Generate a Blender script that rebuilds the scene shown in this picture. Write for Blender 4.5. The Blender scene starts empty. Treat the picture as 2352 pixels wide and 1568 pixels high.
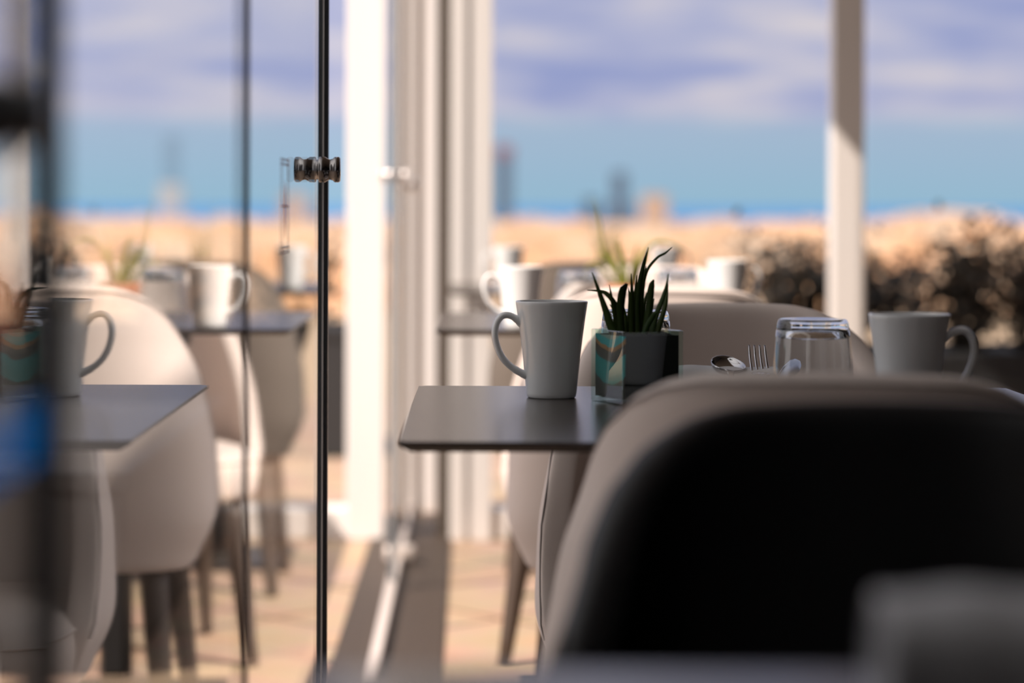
import bpy, bmesh, math, random
from mathutils import Vector, Matrix

scene = bpy.context.scene
COL = scene.collection
random.seed(7)
F = 5553.0            # focal length in pixels of the 2352 px wide frame (85 mm)
CAMH = 0.976          # eye height
VX, VY = 1090.0, 470.0  # where the depth axis meets the picture
XG = -0.205           # plane of the folding glass line
TH = 0.75             # table height

# ------------------------------------------------------------------ camera
cam_d = bpy.data.cameras.new('camera')
cam = bpy.data.objects.new('camera', cam_d); COL.objects.link(cam)
cam.location = (0, 0, CAMH)
cam.rotation_euler = (math.pi/2, math.radians(-0.2), 0)
cam_d.sensor_width = 36.0
cam_d.lens = 85.0
cam_d.shift_x = (1176-VX)/2352
cam_d.shift_y = -(784-VY)/2352
cam_d.clip_start = 0.02; cam_d.clip_end = 90000
cam_d.dof.use_dof = True
cam_d.dof.focus_distance = 2.95
cam_d.dof.aperture_fstop = 2.7
cam_d.dof.aperture_blades = 0
scene.camera = cam

# ------------------------------------------------------------------ colour management
vs = scene.view_settings
vs.view_transform = 'Standard'; vs.look = 'None'; vs.gamma = 1.0
vs.use_curve_mapping = False; vs.exposure = 0.0

def srgb(r, g, b):
    f = lambda c: (c/255/12.92) if c/255 <= 0.04045 else ((c/255+0.055)/1.055)**2.4
    return (f(r), f(g), f(b), 1)

# ------------------------------------------------------------------ sky
SKY_K = 1.17
w = bpy.data.worlds.new('sky'); scene.world = w; w.use_nodes = True
nt = w.node_tree; nt.nodes.clear()
N = nt.nodes.new; L = nt.links.new
tc = N('ShaderNodeTexCoord'); sep = N('ShaderNodeSeparateXYZ'); L(tc.outputs['Generated'], sep.inputs[0])
mp = N('ShaderNodeMapping'); mp.inputs['Scale'].default_value = (9, 9, 46); L(tc.outputs['Generated'], mp.inputs[0])
nz = N('ShaderNodeTexNoise'); nz.inputs['Scale'].default_value = 1.35; nz.inputs['Detail'].default_value = 3.5; nz.inputs['Roughness'].default_value = 0.5
L(mp.outputs[0], nz.inputs['Vector'])
cr = N('ShaderNodeValToRGB')
e = cr.color_ramp.elements
e[0].position = 0.34; e[0].color = srgb(146, 155, 198)
e[1].position = 0.66; e[1].color = srgb(210, 202, 208)
m = e.new(0.5); m.color = srgb(176, 178, 205)
L(nz.outputs['Fac'], cr.inputs[0])
# clear band under the cloud deck, by elevation
cr2 = N('ShaderNodeValToRGB'); e = cr2.color_ramp.elements
e[0].position = 0.0; e[0].color = srgb(146, 181, 203)
e[1].position = 0.030; e[1].color = srgb(160, 180, 203)
L(sep.outputs['Z'], cr2.inputs[0])
nz2 = N('ShaderNodeTexNoise'); nz2.inputs['Scale'].default_value = 7; nz2.inputs['Detail'].default_value = 2
L(tc.outputs['Generated'], nz2.inputs['Vector'])
ma = N('ShaderNodeMath'); ma.operation = 'MULTIPLY_ADD'; ma.inputs[1].default_value = 0.008; L(nz2.outputs['Fac'], ma.inputs[0]); L(sep.outputs['Z'], ma.inputs[2])
mr = N('ShaderNodeMapRange'); mr.interpolation_type = 'SMOOTHSTEP'
mr.inputs['From Min'].default_value = 0.034; mr.inputs['From Max'].default_value = 0.045
L(ma.outputs[0], mr.inputs['Value'])
mx = N('ShaderNodeMix'); mx.data_type = 'RGBA'
L(mr.outputs[0], mx.inputs['Factor']); L(cr2.outputs[0], mx.inputs[6]); L(cr.outputs[0], mx.inputs[7])
# higher up the sky is clearer and bluer
mr3 = N('ShaderNodeMapRange'); mr3.inputs['From Min'].default_value = 0.12; mr3.inputs['From Max'].default_value = 0.8
L(sep.outputs['Z'], mr3.inputs['Value'])
mx2 = N('ShaderNodeMix'); mx2.data_type = 'RGBA'; mx2.inputs[7].default_value = (0.44, 0.47, 0.56, 1)
L(mr3.outputs[0], mx2.inputs['Factor']); L(mx.outputs[2], mx2.inputs[6])
# bright haze round the sun
dp = N('ShaderNodeVectorMath'); dp.operation = 'DOT_PRODUCT'; dp.inputs[1].default_value = (-0.584, -0.409, 0.701); L(tc.outputs['Generated'], dp.inputs[0])
mh = N('ShaderNodeMapRange'); mh.interpolation_type = 'SMOOTHSTEP'; mh.inputs['From Min'].default_value = 0.1; mh.inputs['From Max'].default_value = 1.0; mh.inputs['To Max'].default_value = 1.0
L(dp.outputs['Value'], mh.inputs['Value'])
mx3 = N('ShaderNodeMix'); mx3.data_type = 'RGBA'; mx3.inputs[7].default_value = (1.42, 1.33, 1.28, 1)
L(mh.outputs[0], mx3.inputs['Factor']); L(mx2.outputs[2], mx3.inputs[6]); mx2 = mx3
bg = N('ShaderNodeBackground'); bg.inputs['Strength'].default_value = SKY_K
L(mx2.outputs[2], bg.inputs['Color'])
wo = N('ShaderNodeOutputWorld'); L(bg.outputs[0], wo.inputs[0])

# ------------------------------------------------------------------ sun: behind the camera, from the left
SUN_E = 7.8
AZ = math.radians(55); SL = 1.2          # azimuth from the depth axis; fall per metre to the right
el = math.atan(SL*math.sin(AZ))
sd = Vector((math.sin(AZ)*math.cos(el), math.cos(AZ)*math.cos(el), -math.sin(el)))
sun_d = bpy.data.lights.new('sun', 'SUN'); sun_d.energy = SUN_E; sun_d.color = (1.0, 0.86, 0.75); sun_d.angle = math.radians(0.55)
sun = bpy.data.objects.new('sun', sun_d); COL.objects.link(sun)
sun.rotation_euler = sd.to_track_quat('-Z', 'Y').to_euler()
sun.location = (-6, -6, 8)

# ------------------------------------------------------------------ helpers
def P(px, py, z):
    return Vector(((px-VX)/F*z, z, CAMH-(py-VY)/F*z))

def mat(name, color, rough=0.5, metal=0.0, spec=0.5, **kw):
    m = bpy.data.materials.new(name); m.use_nodes = True
    b = m.node_tree.nodes['Principled BSDF']
    b.inputs['Base Color'].default_value = color if len(color) == 4 else (*color, 1)
    b.inputs['Roughness'].default_value = rough
    b.inputs['Metallic'].default_value = metal
    b.inputs['Specular IOR Level'].default_value = spec
    for k, v in kw.items():
        b.inputs[k.replace('_', ' ')].default_value = v
    return m

def noise_bump(m, scale=400, strength=0.1, dist=0.001, color_var=0.0, stretch=(1, 1, 1)):
    t = m.node_tree; b = t.nodes['Principled BSDF']
    c = t.nodes.new('ShaderNodeTexCoord'); mp = t.nodes.new('ShaderNodeMapping'); mp.inputs['Scale'].default_value = stretch
    n = t.nodes.new('ShaderNodeTexNoise'); n.inputs['Scale'].default_value = scale; n.inputs['Detail'].default_value = 3
    t.links.new(c.outputs['Object'], mp.inputs[0]); t.links.new(mp.outputs[0], n.inputs['Vector'])
    if strength:
        bp = t.nodes.new('ShaderNodeBump'); bp.inputs['Strength'].default_value = strength; bp.inputs['Distance'].default_value = dist
        t.links.new(n.outputs['Fac'], bp.inputs['Height']); t.links.new(bp.outputs[0], b.inputs['Normal'])
    if color_var:
        col = b.inputs['Base Color'].default_value[:]
        r = t.nodes.new('ShaderNodeValToRGB')
        r.color_ramp.elements[0].color = tuple(c_*(1-color_var) for c_ in col[:3])+(1,)
        r.color_ramp.elements[1].color = tuple(min(1, c_*(1+color_var)) for c_ in col[:3])+(1,)
        t.links.new(n.outputs['Fac'], r.inputs[0]); t.links.new(r.outputs[0], b.inputs['Base Color'])
    return m

def obj(name, bm, material, parent=None, smooth=True, recalc=True):
    if recalc: bmesh.ops.recalc_face_normals(bm, faces=bm.faces)
    me = bpy.data.meshes.new(name); bm.to_mesh(me); bm.free()
    for m_ in (material if isinstance(material, (list, tuple)) else [material]): me.materials.append(m_)
    if smooth:
        for p in me.polygons: p.use_smooth = True
    o = bpy.data.objects.new(name, me); COL.objects.link(o)
    if parent: o.parent = parent
    return o

def tag(o, label=None, cat=None, group=None, kind=None):
    if label: o['label'] = label
    if cat: o['category'] = cat
    if group: o['group'] = group
    if kind: o['kind'] = kind
    return o

def thing(name, label, cat, loc=(0, 0, 0), rz=0, group=None, kind=None):
    o = bpy.data.objects.new(name, None); COL.objects.link(o)
    o.empty_display_size = 0.05
    o.location = loc; o.rotation_euler = (0, 0, rz)
    return tag(o, label, cat, group, kind)

def dup(root, loc, rz=0, label=None, group=None, scale=None):
    r = root.copy(); COL.objects.link(r); r.location = loc; r.rotation_euler = (0, 0, rz)
    if scale: r.scale = scale
    if label: r['label'] = label
    if group: r['group'] = group
    for ch in list(root.children):
        c = ch.copy(); COL.objects.link(c); c.parent = r
        for g in list(ch.children):
            d = g.copy(); COL.objects.link(d); d.parent = c
    return r

def box(bm, lo, hi, bevel=0.0, seg=2):
    r = bmesh.ops.create_cube(bm, size=1.0)
    c = [(a+b)/2 for a, b in zip(lo, hi)]; s = [b-a for a, b in zip(lo, hi)]
    for v in r['verts']:
        v.co = Vector((v.co.x*s[0]+c[0], v.co.y*s[1]+c[1], v.co.z*s[2]+c[2]))
    if bevel:
        es = list({e for v in r['verts'] for e in v.link_edges})
        bmesh.ops.bevel(bm, geom=es, offset=bevel, segments=seg, affect='EDGES', profile=0.5)
    return bm

def boxbm(lo, hi, bevel=0.0, seg=2):
    return box(bmesh.new(), lo, hi, bevel, seg)

def lathe(bm, prof, n=64, axis='Z', origin=(0, 0, 0)):
    """prof: (radius, height) pairs; radius 0 closes."""
    o = Vector(origin); rings = []
    for r, h in prof:
        ring = []
        k = 1 if r < 1e-6 else n
        for i in range(k):
            a = 2*math.pi*i/n
            p = (r*math.cos(a), r*math.sin(a), h)
            if axis == 'X': p = (h, r*math.cos(a), r*math.sin(a))
            ring.append(bm.verts.new(o+Vector(p)))
        rings.append(ring)
    for a, b in zip(rings, rings[1:]):
        if len(a) == 1 and len(b) == 1: continue
        for i in range(n):
            j = (i+1) % n
            if len(a) == 1: bm.faces.new((a[0], b[i], b[j]))
            elif len(b) == 1: bm.faces.new((a[i], b[0], a[j]))
            else: bm.faces.new((a[i], b[i], b[j], a[j]))
    return bm

def catmull(pts, n=8):
    pts = [Vector(p) for p in pts]
    q = [2*pts[0]-pts[1]]+pts+[2*pts[-1]-pts[-2]]
    out = []
    for i in range(1, len(q)-2):
        p0, p1, p2, p3 = q[i-1:i+3]
        for k in range(n):
            t = k/n
            out.append(0.5*((2*p1)+(-p0+p2)*t+(2*p0-5*p1+4*p2-p3)*t*t+(-p0+3*p1-3*p2+p3)*t**3))
    out.append(pts[-1]); return out

def tube(bm, pts, rad, n=10, flat=(1, 1), up=Vector((0, 1, 0)), cap=True):
    """swept ellipse: rad is a number or a list; flat = (along normal, along up)"""
    rings = []
    for i, p in enumerate(pts):
        t = (pts[min(i+1, len(pts)-1)]-pts[max(i-1, 0)]).normalized()
        s = t.cross(up)
        if s.length < 1e-5: s = t.cross(Vector((1, 0, 0)))
        s.normalize(); u = s.cross(t).normalized()
        r = rad[i] if isinstance(rad, (list, tuple)) else rad
        rings.append([bm.verts.new(p+s*(math.cos(2*math.pi*k/n)*r*flat[0])+u*(math.sin(2*math.pi*k/n)*r*flat[1])) for k in range(n)])
    for a, b in zip(rings, rings[1:]):
        for k in range(n):
            bm.faces.new((a[k], a[(k+1) % n], b[(k+1) % n], b[k]))
    if cap:
        bm.faces.new(rings[0][::-1]); bm.faces.new(rings[-1])
    return bm

def interp(xs, ys, x):
    if x <= xs[0]: return ys[0]
    for i in range(len(xs)-1):
        if x <= xs[i+1]:
            t = (x-xs[i])/(xs[i+1]-xs[i]); t = t*t*(3-2*t)*0.5+t*0.5
            return ys[i]+(ys[i+1]-ys[i])*t
    return ys[-1]

# ------------------------------------------------------------------ materials
M = {}
M['fabric'] = noise_bump(mat('warm_grey_fabric', (0.63, 0.55, 0.51), 0.85, spec=0.25, Sheen_Weight=0.15), 900, 0.25, 0.0006, 0.06)
M['shade_brown_fabric'] = noise_bump(mat('shade_brown_fabric', (0.12, 0.10, 0.085), 0.85, spec=0.25), 900, 0.25, 0.0006, 0.06)  # chair fabric darkened to brown, shade put into the far chair's colour
M['seam'] = mat('seam_thread', (0.22, 0.19, 0.18), 0.8)
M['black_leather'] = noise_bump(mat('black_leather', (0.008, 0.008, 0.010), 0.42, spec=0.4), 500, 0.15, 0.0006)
M['leg_wood'] = noise_bump(mat('dark_leg_wood', (0.055, 0.036, 0.026), 0.5), 60, 0.05, 0.001, 0.25, (1, 1, 0.1))
M['tabletop'] = noise_bump(mat('dark_laminate', (0.046, 0.035, 0.030), 0.24, spec=0.62), 1500, 0.03, 0.0003)
M['black_metal'] = mat('black_metal', (0.012, 0.012, 0.013), 0.45, 0.0)
M['white_metal'] = mat('white_lacquered_metal', (0.74, 0.705, 0.69), 0.32, spec=0.4)
M['brown_metal'] = mat('brown_lacquered_metal', (0.055, 0.042, 0.032), 0.5)
M['tan_seal'] = mat('tan_seal', (0.40, 0.32, 0.25), 0.6)
M['rail'] = mat('satin_aluminium', (0.74, 0.66, 0.62), 0.38, 0.35)
M['ceramic'] = mat('white_ceramic', (0.74, 0.75, 0.76), 0.16, spec=0.5)
M['chrome'] = mat('dark_steel', (0.27, 0.26, 0.26), 0.18, 1.0)
M['steel_knob'] = mat('glint_pale_steel', (.75, .70, .68), .3, .9)  # paler copy of the knob steel, sun glints put into its colour
M['steel'] = mat('bright_steel', (0.34, 0.34, 0.35), 0.10, 1.0)
M['seal'] = mat('dark_edge_seal', (0.015, 0.015, 0.017), 0.35)
M['edge_grey'] = mat('grey_edge_profile', (0.22, 0.24, 0.26), 0.45, 0.3)
M['edge_bright'] = mat('bright_edge_profile', (0.80, 0.77, 0.76), 0.35, 0.5)
M['seam_seal'] = mat('mauve_brown_seal', (0.045, 0.030, 0.034), 0.5)
M['napkin'] = noise_bump(mat('napkin_paper', (0.52, 0.52, 0.54), 0.9, spec=0.2), 350, 0.35, 0.0008)
M['planter'] = noise_bump(mat('charcoal_planter', (0.018, 0.018, 0.020), 0.6), 80, 0.1, 0.002)
M['plaster'] = noise_bump(mat('dark_plaster', (0.055, 0.050, 0.048), 0.8), 60, 0.1, 0.002, 0.08)
M['ceiling'] = noise_bump(mat('ceiling_paint', (0.28, 0.27, 0.26), 0.8), 40, 0.05, 0.002, 0.05)
M['sun_block_plaster'] = noise_bump(mat('sun_block_grey_plaster', (0.16, 0.15, 0.14), 0.85), 30, 0.1, 0.003, 0.1)
M['red_print'] = mat('red_print', srgb(190, 95, 95), 0.6, Alpha=0.6)
M['mauve_print'] = mat('mauve_print', srgb(185, 150, 160), 0.6, Alpha=0.40)
M['bag'] = mat('black_cloth', (0.010, 0.010, 0.011), 0.9)
M['terracotta'] = noise_bump(mat('terracotta', (0.42, 0.17, 0.09), 0.7), 90, 0.1, 0.001, 0.15)

def glass_pane_material(name, tint, lines=0.000012, rough=0.0):
    """clear sheet glass: both faces' Fresnel reflection on the face the light meets first, straight transmission otherwise"""
    m = bpy.data.materials.new(name); m.use_nodes = True
    t = m.node_tree; t.nodes.clear(); A = t.nodes.new; K = t.links.new
    out = A('ShaderNodeOutputMaterial')
    fr = A('ShaderNodeFresnel'); fr.inputs['IOR'].default_value = 1.52
    a = A('ShaderNodeMath'); a.operation = 'MULTIPLY'; a.inputs[1].default_value = 2.0; K(fr.outputs[0], a.inputs[0])
    b = A('ShaderNodeMath'); b.operation = 'ADD'; b.inputs[1].default_value = 1.0; K(fr.outputs[0], b.inputs[0])
    d = A('ShaderNodeMath'); d.operation = 'DIVIDE'; K(a.outputs[0], d.inputs[0]); K(b.outputs[0], d.inputs[1])
    ge = A('ShaderNodeNewGeometry')
    inv = A('ShaderNodeMath'); inv.operation = 'SUBTRACT'; inv.inputs[0].default_value = 1.0; K(ge.outputs['Backfacing'], inv.inputs[1])
    f = A('ShaderNodeMath'); f.operation = 'MULTIPLY'; K(d.outputs[0], f.inputs[0]); K(inv.outputs[0], f.inputs[1])
    tr = A('ShaderNodeBsdfTransparent'); tr.inputs[0].default_value = tint
    gl = A('ShaderNodeBsdfGlossy'); gl.inputs['Roughness'].default_value = rough; gl.inputs['Color'].default_value = (0.97, 0.98, 0.98, 1)
    # faint vertical drawing lines of the sheet
    c = A('ShaderNodeTexCoord'); mp = A('ShaderNodeMapping'); mp.inputs['Scale'].default_value = (1, 260, 0.6)
    nn = A('ShaderNodeTexNoise'); nn.inputs['Scale'].default_value = 1.0; nn.inputs['Detail'].default_value = 1
    bp = A('ShaderNodeBump'); bp.inputs['Strength'].default_value = 0.5; bp.inputs['Distance'].default_value = lines
    K(c.outputs['Object'], mp.inputs[0]); K(mp.outputs[0], nn.inputs['Vector']); K(nn.outputs['Fac'], bp.inputs['Height'])
    if lines: K(bp.outputs[0], gl.inputs['Normal'])
    mxs = A('ShaderNodeMixShader'); K(f.outputs[0], mxs.inputs[0]); K(tr.outputs[0], mxs.inputs[1]); K(gl.outputs[0], mxs.inputs[2])
    K(mxs.outputs[0], out.inputs[0])
    return m
M['pane'] = glass_pane_material('sheet_glass', (0.982, 0.99, 0.988, 1))
M['thin_glass'] = glass_pane_material('vase_glass', (0.86, 0.95, 0.92, 1), 0.0, 0.01)
def real_glass(name, col, rough=0.0):
    m = bpy.data.materials.new(name); m.use_nodes = True
    t = m.node_tree; t.nodes.clear()
    g = t.nodes.new('ShaderNodeBsdfGlass'); g.inputs['IOR'].default_value = 1.5; g.inputs['Roughness'].default_value = rough; g.inputs['Color'].default_value = col
    o = t.nodes.new('ShaderNodeOutputMaterial'); t.links.new(g.outputs[0], o.inputs[0]); return m
M['clear_glass'] = glass_pane_material('clear_tumbler_wall', (0.95, 0.96, 0.965, 1), 0.0, 0.02)
M['glass'] = real_glass('tumbler_glass', (0.985, 0.99, 0.99, 1), 0.015)

# floor: big beige tiles laid diagonally, dark grout
def tile_material():
    m = mat('beige_floor_tiles', (0.42, 0.28, 0.18), 0.55, spec=0.35)
    t = m.node_tree; b = t.nodes['Principled BSDF']
    c = t.nodes.new('ShaderNodeTexCoord'); mp = t.nodes.new('ShaderNodeMapping')
    mp.inputs['Rotation'].default_value = (0, 0, math.radians(47)); mp.inputs['Location'].default_value = (0.165, 0.02, 0)
    br = t.nodes.new('ShaderNodeTexBrick'); br.offset = 0; br.squash = 1
    br.inputs['Scale'].default_value = 1.0; br.inputs['Brick Width'].default_value = 0.66; br.inputs['Row Height'].default_value = 0.66
    br.inputs['Mortar Size'].default_value = 0.009; br.inputs['Mortar Smooth'].default_value = 0.1
    br.inputs['Color1'].default_value = (0.45, 0.315, 0.22, 1); br.inputs['Color2'].default_value = (0.41, 0.29, 0.205, 1); br.inputs['Mortar'].default_value = (0.13, 0.10, 0.075, 1)
    t.links.new(c.outputs['Object'], mp.inputs[0]); t.links.new(mp.outputs[0], br.inputs['Vector'])
    n = t.nodes.new('ShaderNodeTexNoise'); n.inputs['Scale'].default_value = 6; n.inputs['Detail'].default_value = 5
    t.links.new(c.outputs['Object'], n.inputs['Vector'])
    mx = t.nodes.new('ShaderNodeMix'); mx.data_type = 'RGBA'; mx.blend_type = 'OVERLAY'; mx.inputs['Factor'].default_value = 0.25
    t.links.new(br.outputs['Color'], mx.inputs[6]); t.links.new(n.outputs['Color'], mx.inputs[7]); t.links.new(mx.outputs[2], b.inputs['Base Color'])
    return m
M['tiles'] = tile_material()
M['floor_shade'] = noise_bump(mat('brown_floor_shade', (0.050, 0.034, 0.024), 0.6), 30, 0.05, 0.001, 0.2)  # dark brown that colours in a shadow strip along the floor track

# ------------------------------------------------------------------ the setting
def struct(name, lo, hi, m, label=None, bevel=0.0, cat='structure'):
    o = obj(name, boxbm(lo, hi, bevel), m, smooth=False)
    return tag(o, label, None, None, 'structure')

struct('floor', (-6, -6, -0.15), (6, 12, 0.0), M['tiles'], 'beige stone tile floor of the terrace laid diagonally')
struct('ceiling', (-0.20, -5, 2.80), (3.6, 7.25, 3.0), M['ceiling'], 'dark roof slab over the dining terrace')
struct('wall_right', (3.0, -5, 0), (3.2, 6.9, 2.80), M['plaster'], 'dark plaster wall on the right')
struct('wall_left', (-0.34, -4.8, 0), (-0.20, 0.15, 2.80), M['plaster'], 'dark plaster wall left of the camera, where the folding glass begins')
struct('wall_back', (-0.2, -5, 0), (3.0, -4.8, 2.80), M['plaster'], 'dark plaster wall behind the dining room')
# unseen stepped wall added on the left to keep the sun off the near tables
bm = bmesh.new(); box(bm, (-4.3, -6, 0), (-4.0, 0.63, 8.0)); box(bm, (-4.3, 0.63, 0), (-4.0, 1.62, 5.6))
tag(obj('sun_block_wall', bm, M['sun_block_plaster'], smooth=False), 'unseen grey plaster wall added to shade the near tables', None, None, 'structure')
struct('trim_1', (XG-0.040, 0.2, 2.755), (XG+0.055, 7.02, 2.80), M['white_metal'], 'white header beam over the folding glass')
struct('floor_shade_strip', (-0.30, 3.2, 0.0), (-0.066, 7.6, 0.006), M['floor_shade'], 'dark brown strip under the floor track, coloured in as a shadow')
# floor track with its stop
bm = bmesh.new()
box(bm, (XG-0.014, 3.2, 0.006), (XG+0.014, 7.9, 0.030), 0.004)
tr = obj('trim_3', bm, M['rail'], smooth=False); tag(tr, 'slim metal floor track of the folding glass', None, None, 'structure')
zst = 5553*0.95/(1275-470)
bm = boxbm((XG-0.035, zst-0.035, 0.012), (XG+0.045, zst+0.035, 0.052), 0.008)
obj('track_stop', bm, M['rail'], tr)
# white curb at the terrace edge
struct('baseboard_left', (-1.6, 7.04, 0), (-0.305, 7.16, 0.09), M['white_metal'], 'white curb along the terrace edge left of the corner posts', 0.006)
struct('baseboard_right', (-0.06, 7.04, 0), (3.4, 7.16, 0.09), M['white_metal'], 'white curb along the terrace edge right of the corner posts', 0.006)

# glass line: panes, sealed edges, knobs
def knob_half(sign):
    bm = bmesh.new()
    prof = [(0, -0.006), (0.0128, -0.006), (0.0128, 0.0004), (0.0155, 0.0008), (0.0163, 0.002), (0.0163, 0.0085), (0.0150, 0.0105), (0.0135, 0.0130), (0.0130, 0.0155), (0.0138, 0.0185), (0.0158, 0.0205), (0.0163, 0.0220), (0.0163, 0.0262), (0.0150, 0.0280), (0, 0.0285)]
    lathe(bm, [(r, 0.006*sign+h*sign) for r, h in prof], 48, 'X')
    return bm
def door(idx, z0, z1, label, knob_at=None, edge=0.012, edge_end=True, edge_mat=None, kh=1.0235, ex=(-0.0065, 0.0075), h1=2.75):
    d = thing('door_%d' % idx, label, None, (XG, z0, 0.03), kind='structure')
    ln = z1-z0
    obj('glass_pane', boxbm((-0.005, 0.004, 0.01), (0.005, ln-edge, h1-0.03)), M['pane'], d, smooth=False)
    if edge_end:
        bm = bmesh.new()
        xa, xb = ex
        box(bm, (xa if edge_mat else 0.0063, ln-edge, 0), (xb, ln, h1-0.03), 0.0015)
        obj('edge_seal', bm, edge_mat or M['seal'], d, smooth=False)
        if not edge_mat:
            bm = bmesh.new(); box(bm, (xa, ln-edge, 0), (0.0045, ln, h1-0.03), 0.001); obj('edge_profile', bm, M['edge_grey'], d, smooth=False)
            obj('edge_profile', boxbm((0.0045, ln-edge-.001, 0), (0.0063, ln+0.0018, h1-0.03), 0.0006), M['edge_bright'], d, smooth=False)
    if knob_at:
        for s in (1, -1):
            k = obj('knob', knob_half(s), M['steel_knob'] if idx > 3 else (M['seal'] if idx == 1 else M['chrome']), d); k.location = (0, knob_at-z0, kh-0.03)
    return d
d1 = door(1, 0.16, 1.144, 'near glass pane with a dark edge and round knob at far left', 0.985, 0.010, True, M['seal'], 1.0125, (-0.0115, 0.0115))
d1.rotation_euler = (0, 0, -0.011); d1.location.x = XG-0.0108
d2 = door(2, 1.150, 2.120, 'middle glass pane ending in a thin mauve seal', None, 0.006, True, M['seam_seal'])
d3 = door(3, 2.124, 3.205, 'glass pane with steel spool knob and red printed sticker', 3.075, 0.015, True, None, 1.0200, (-0.0060, 0.0118))
d4 = door(4, 6.09, 7.02, 'far parked glass pane with knob beside the white posts', 6.16, 0.012, False, None, 1.05)
obj('edge_profile', boxbm((-0.008, -0.014, 0), (0.008, 0.004, 2.72), 0.002), M['edge_grey'], d4, smooth=False)

d5 = door(5, 7.18, 7.62, 'farthest parked glass pane with knob, behind the white posts', 7.27, 0.012, False, None, 1.036)
obj('edge_profile', boxbm((-0.008, -0.014, 0), (0.008, 0.004, 2.72), 0.002), M['tan_seal'], d5, smooth=False)

# sticker on pane 3: frame, double bars at both ends, spindle mark with a cross bar
def sticker():
    x = 0.0056
    za, zb = 2.492-2.124, 2.606-2.124
    top = CAMH-(366-470)/F*2.55-0.03; bot = CAMH-(584-470)/F*2.55-0.03
    st = obj('sticker', boxbm((0.0050, za, bot), (0.0052, zb, top)), M['pane'], d3, smooth=False)
    bm = bmesh.new()
    bw = 0.009; wy = 0.0016
    for y in (za, za+0.018, zb-0.022, zb-0.004): box(bm, (0.0053, y, bot), (0.0054, y+0.0035, top))
    for z_ in (bot, bot+0.005, top-0.0022, top-0.0072): box(bm, (0.0053, za, z_), (0.0054, zb, z_+0.0022))
    obj('print', bm, M['mauve_print'], st, smooth=False)
    bm = bmesh.new(); c = (za+zb)/2; zc = CAMH-(475-470)/F*2.55-0.03
    box(bm, (0.0053, za+0.01, zc-0.001), (0.0055, zb-0.01, zc+0.001))
    vs_ = [bm.verts.new((0.0056, c+a, zc+b)) for a, b in ((0, 0.030), (0.010, 0.012), (0.013, 0), (0.010, -0.018), (0, -0.036), (-0.010, -0.018), (-0.013, 0), (-0.010, 0.012))]
    bm.faces.new(vs_)
    obj('red_mark', bm, M['red_print'], st, smooth=False)['label'] = 'red spindle mark with a cross bar'
sticker()
def film(name, col):
    m = bpy.data.materials.new(name); m.use_nodes = True; t = m.node_tree; t.nodes.clear()
    a = t.nodes.new('ShaderNodeBsdfTranslucent'); a.inputs[0].default_value = (*col, 1)
    b = t.nodes.new('ShaderNodeBsdfTransparent'); x = t.nodes.new('ShaderNodeMixShader'); x.inputs[0].default_value = .30
    o = t.nodes.new('ShaderNodeOutputMaterial')
    t.links.new(b.outputs[0], x.inputs[1]); t.links.new(a.outputs[0], x.inputs[2]); t.links.new(x.outputs[0], o.inputs[0]); return m
st = thing('sticker', None, None, (0.0054, 1.06-0.16, 0.9-0.03)); st.parent = d1
for nm, col, z0, z1, h0, h1_ in (('orange_band', (.9, .25, .05), -.08, -.015, .022, .052), ('blue_band', (.0, .28, .85), -.08, .072, -.044, -.014)):
    o_ = obj(nm, boxbm((0, z0, h0), (.0002, z1, h1_)), film(nm, col), st, smooth=False)

# white posts at the terrace corner and the folded stiles between them
def post(name, px0, px1, z, depth, m, label, zb=0.0, bevel=0.004, h=2.80):
    a = (px0-VX)/F*z; b = (px1-VX)/F*z
    o = obj(name, boxbm((a, z, zb), (b, z+depth, h), bevel), m, smooth=False)
    return tag(o, label, None, None, 'structure')
post('trim_4', 797, 884, 7.03, 0.10, M['white_metal'], 'broad white post at the left of the corner cluster')
post('trim_5', 921, 954, 7.66, 0.06, M['white_metal'], 'narrow white stile behind the corner posts, left one')
post('trim_6', 973, 1005, 7.66, 0.06, M['white_metal'], 'narrow white stile behind the corner posts, right one')
post('trim_7', 950, 976, 7.74, 0.03, M['tan_seal'], 'tan seal between the two narrow white stiles')
post('trim_8', 1005, 1036, 7.10, 0.10, M['brown_metal'], 'brown post between white stiles in the corner cluster')
bm = bmesh.new()
for a, b, d_ in ((1035, 1071, 0), (1084, 1131, 0), (1069, 1086, 0.03)):
    z = 7.02
    box(bm, ((a-VX)/F*z, z+d_, 0), ((b-VX)/F*z, z+0.10, 2.80), 0.003 if not d_ else 0)
p2 = obj('trim_9', bm, M['white_metal'], smooth=False); tag(p2, 'white double corner post with a groove', None, None, 'structure')
post('trim_10', 1913, 1986, 7.03, 0.10, M['white_metal'], 'white post on the right, sunlit below and shaded above')
# clear glazing of the far side between curb and roof
def far_pane(i, x0, x1, label):
    o = obj('window_%d' % i, boxbm((x0, 7.08, 0.09), (x1, 7.09, 2.80)), M['pane'], smooth=False); tag(o, label, None, None, 'structure')
far_pane(1, 0.06, 1.03, 'clear glazing over the curb between the white posts')
far_pane(2, 1.15, 3.0, 'clear glazing over the curb right of the white post')

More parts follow.
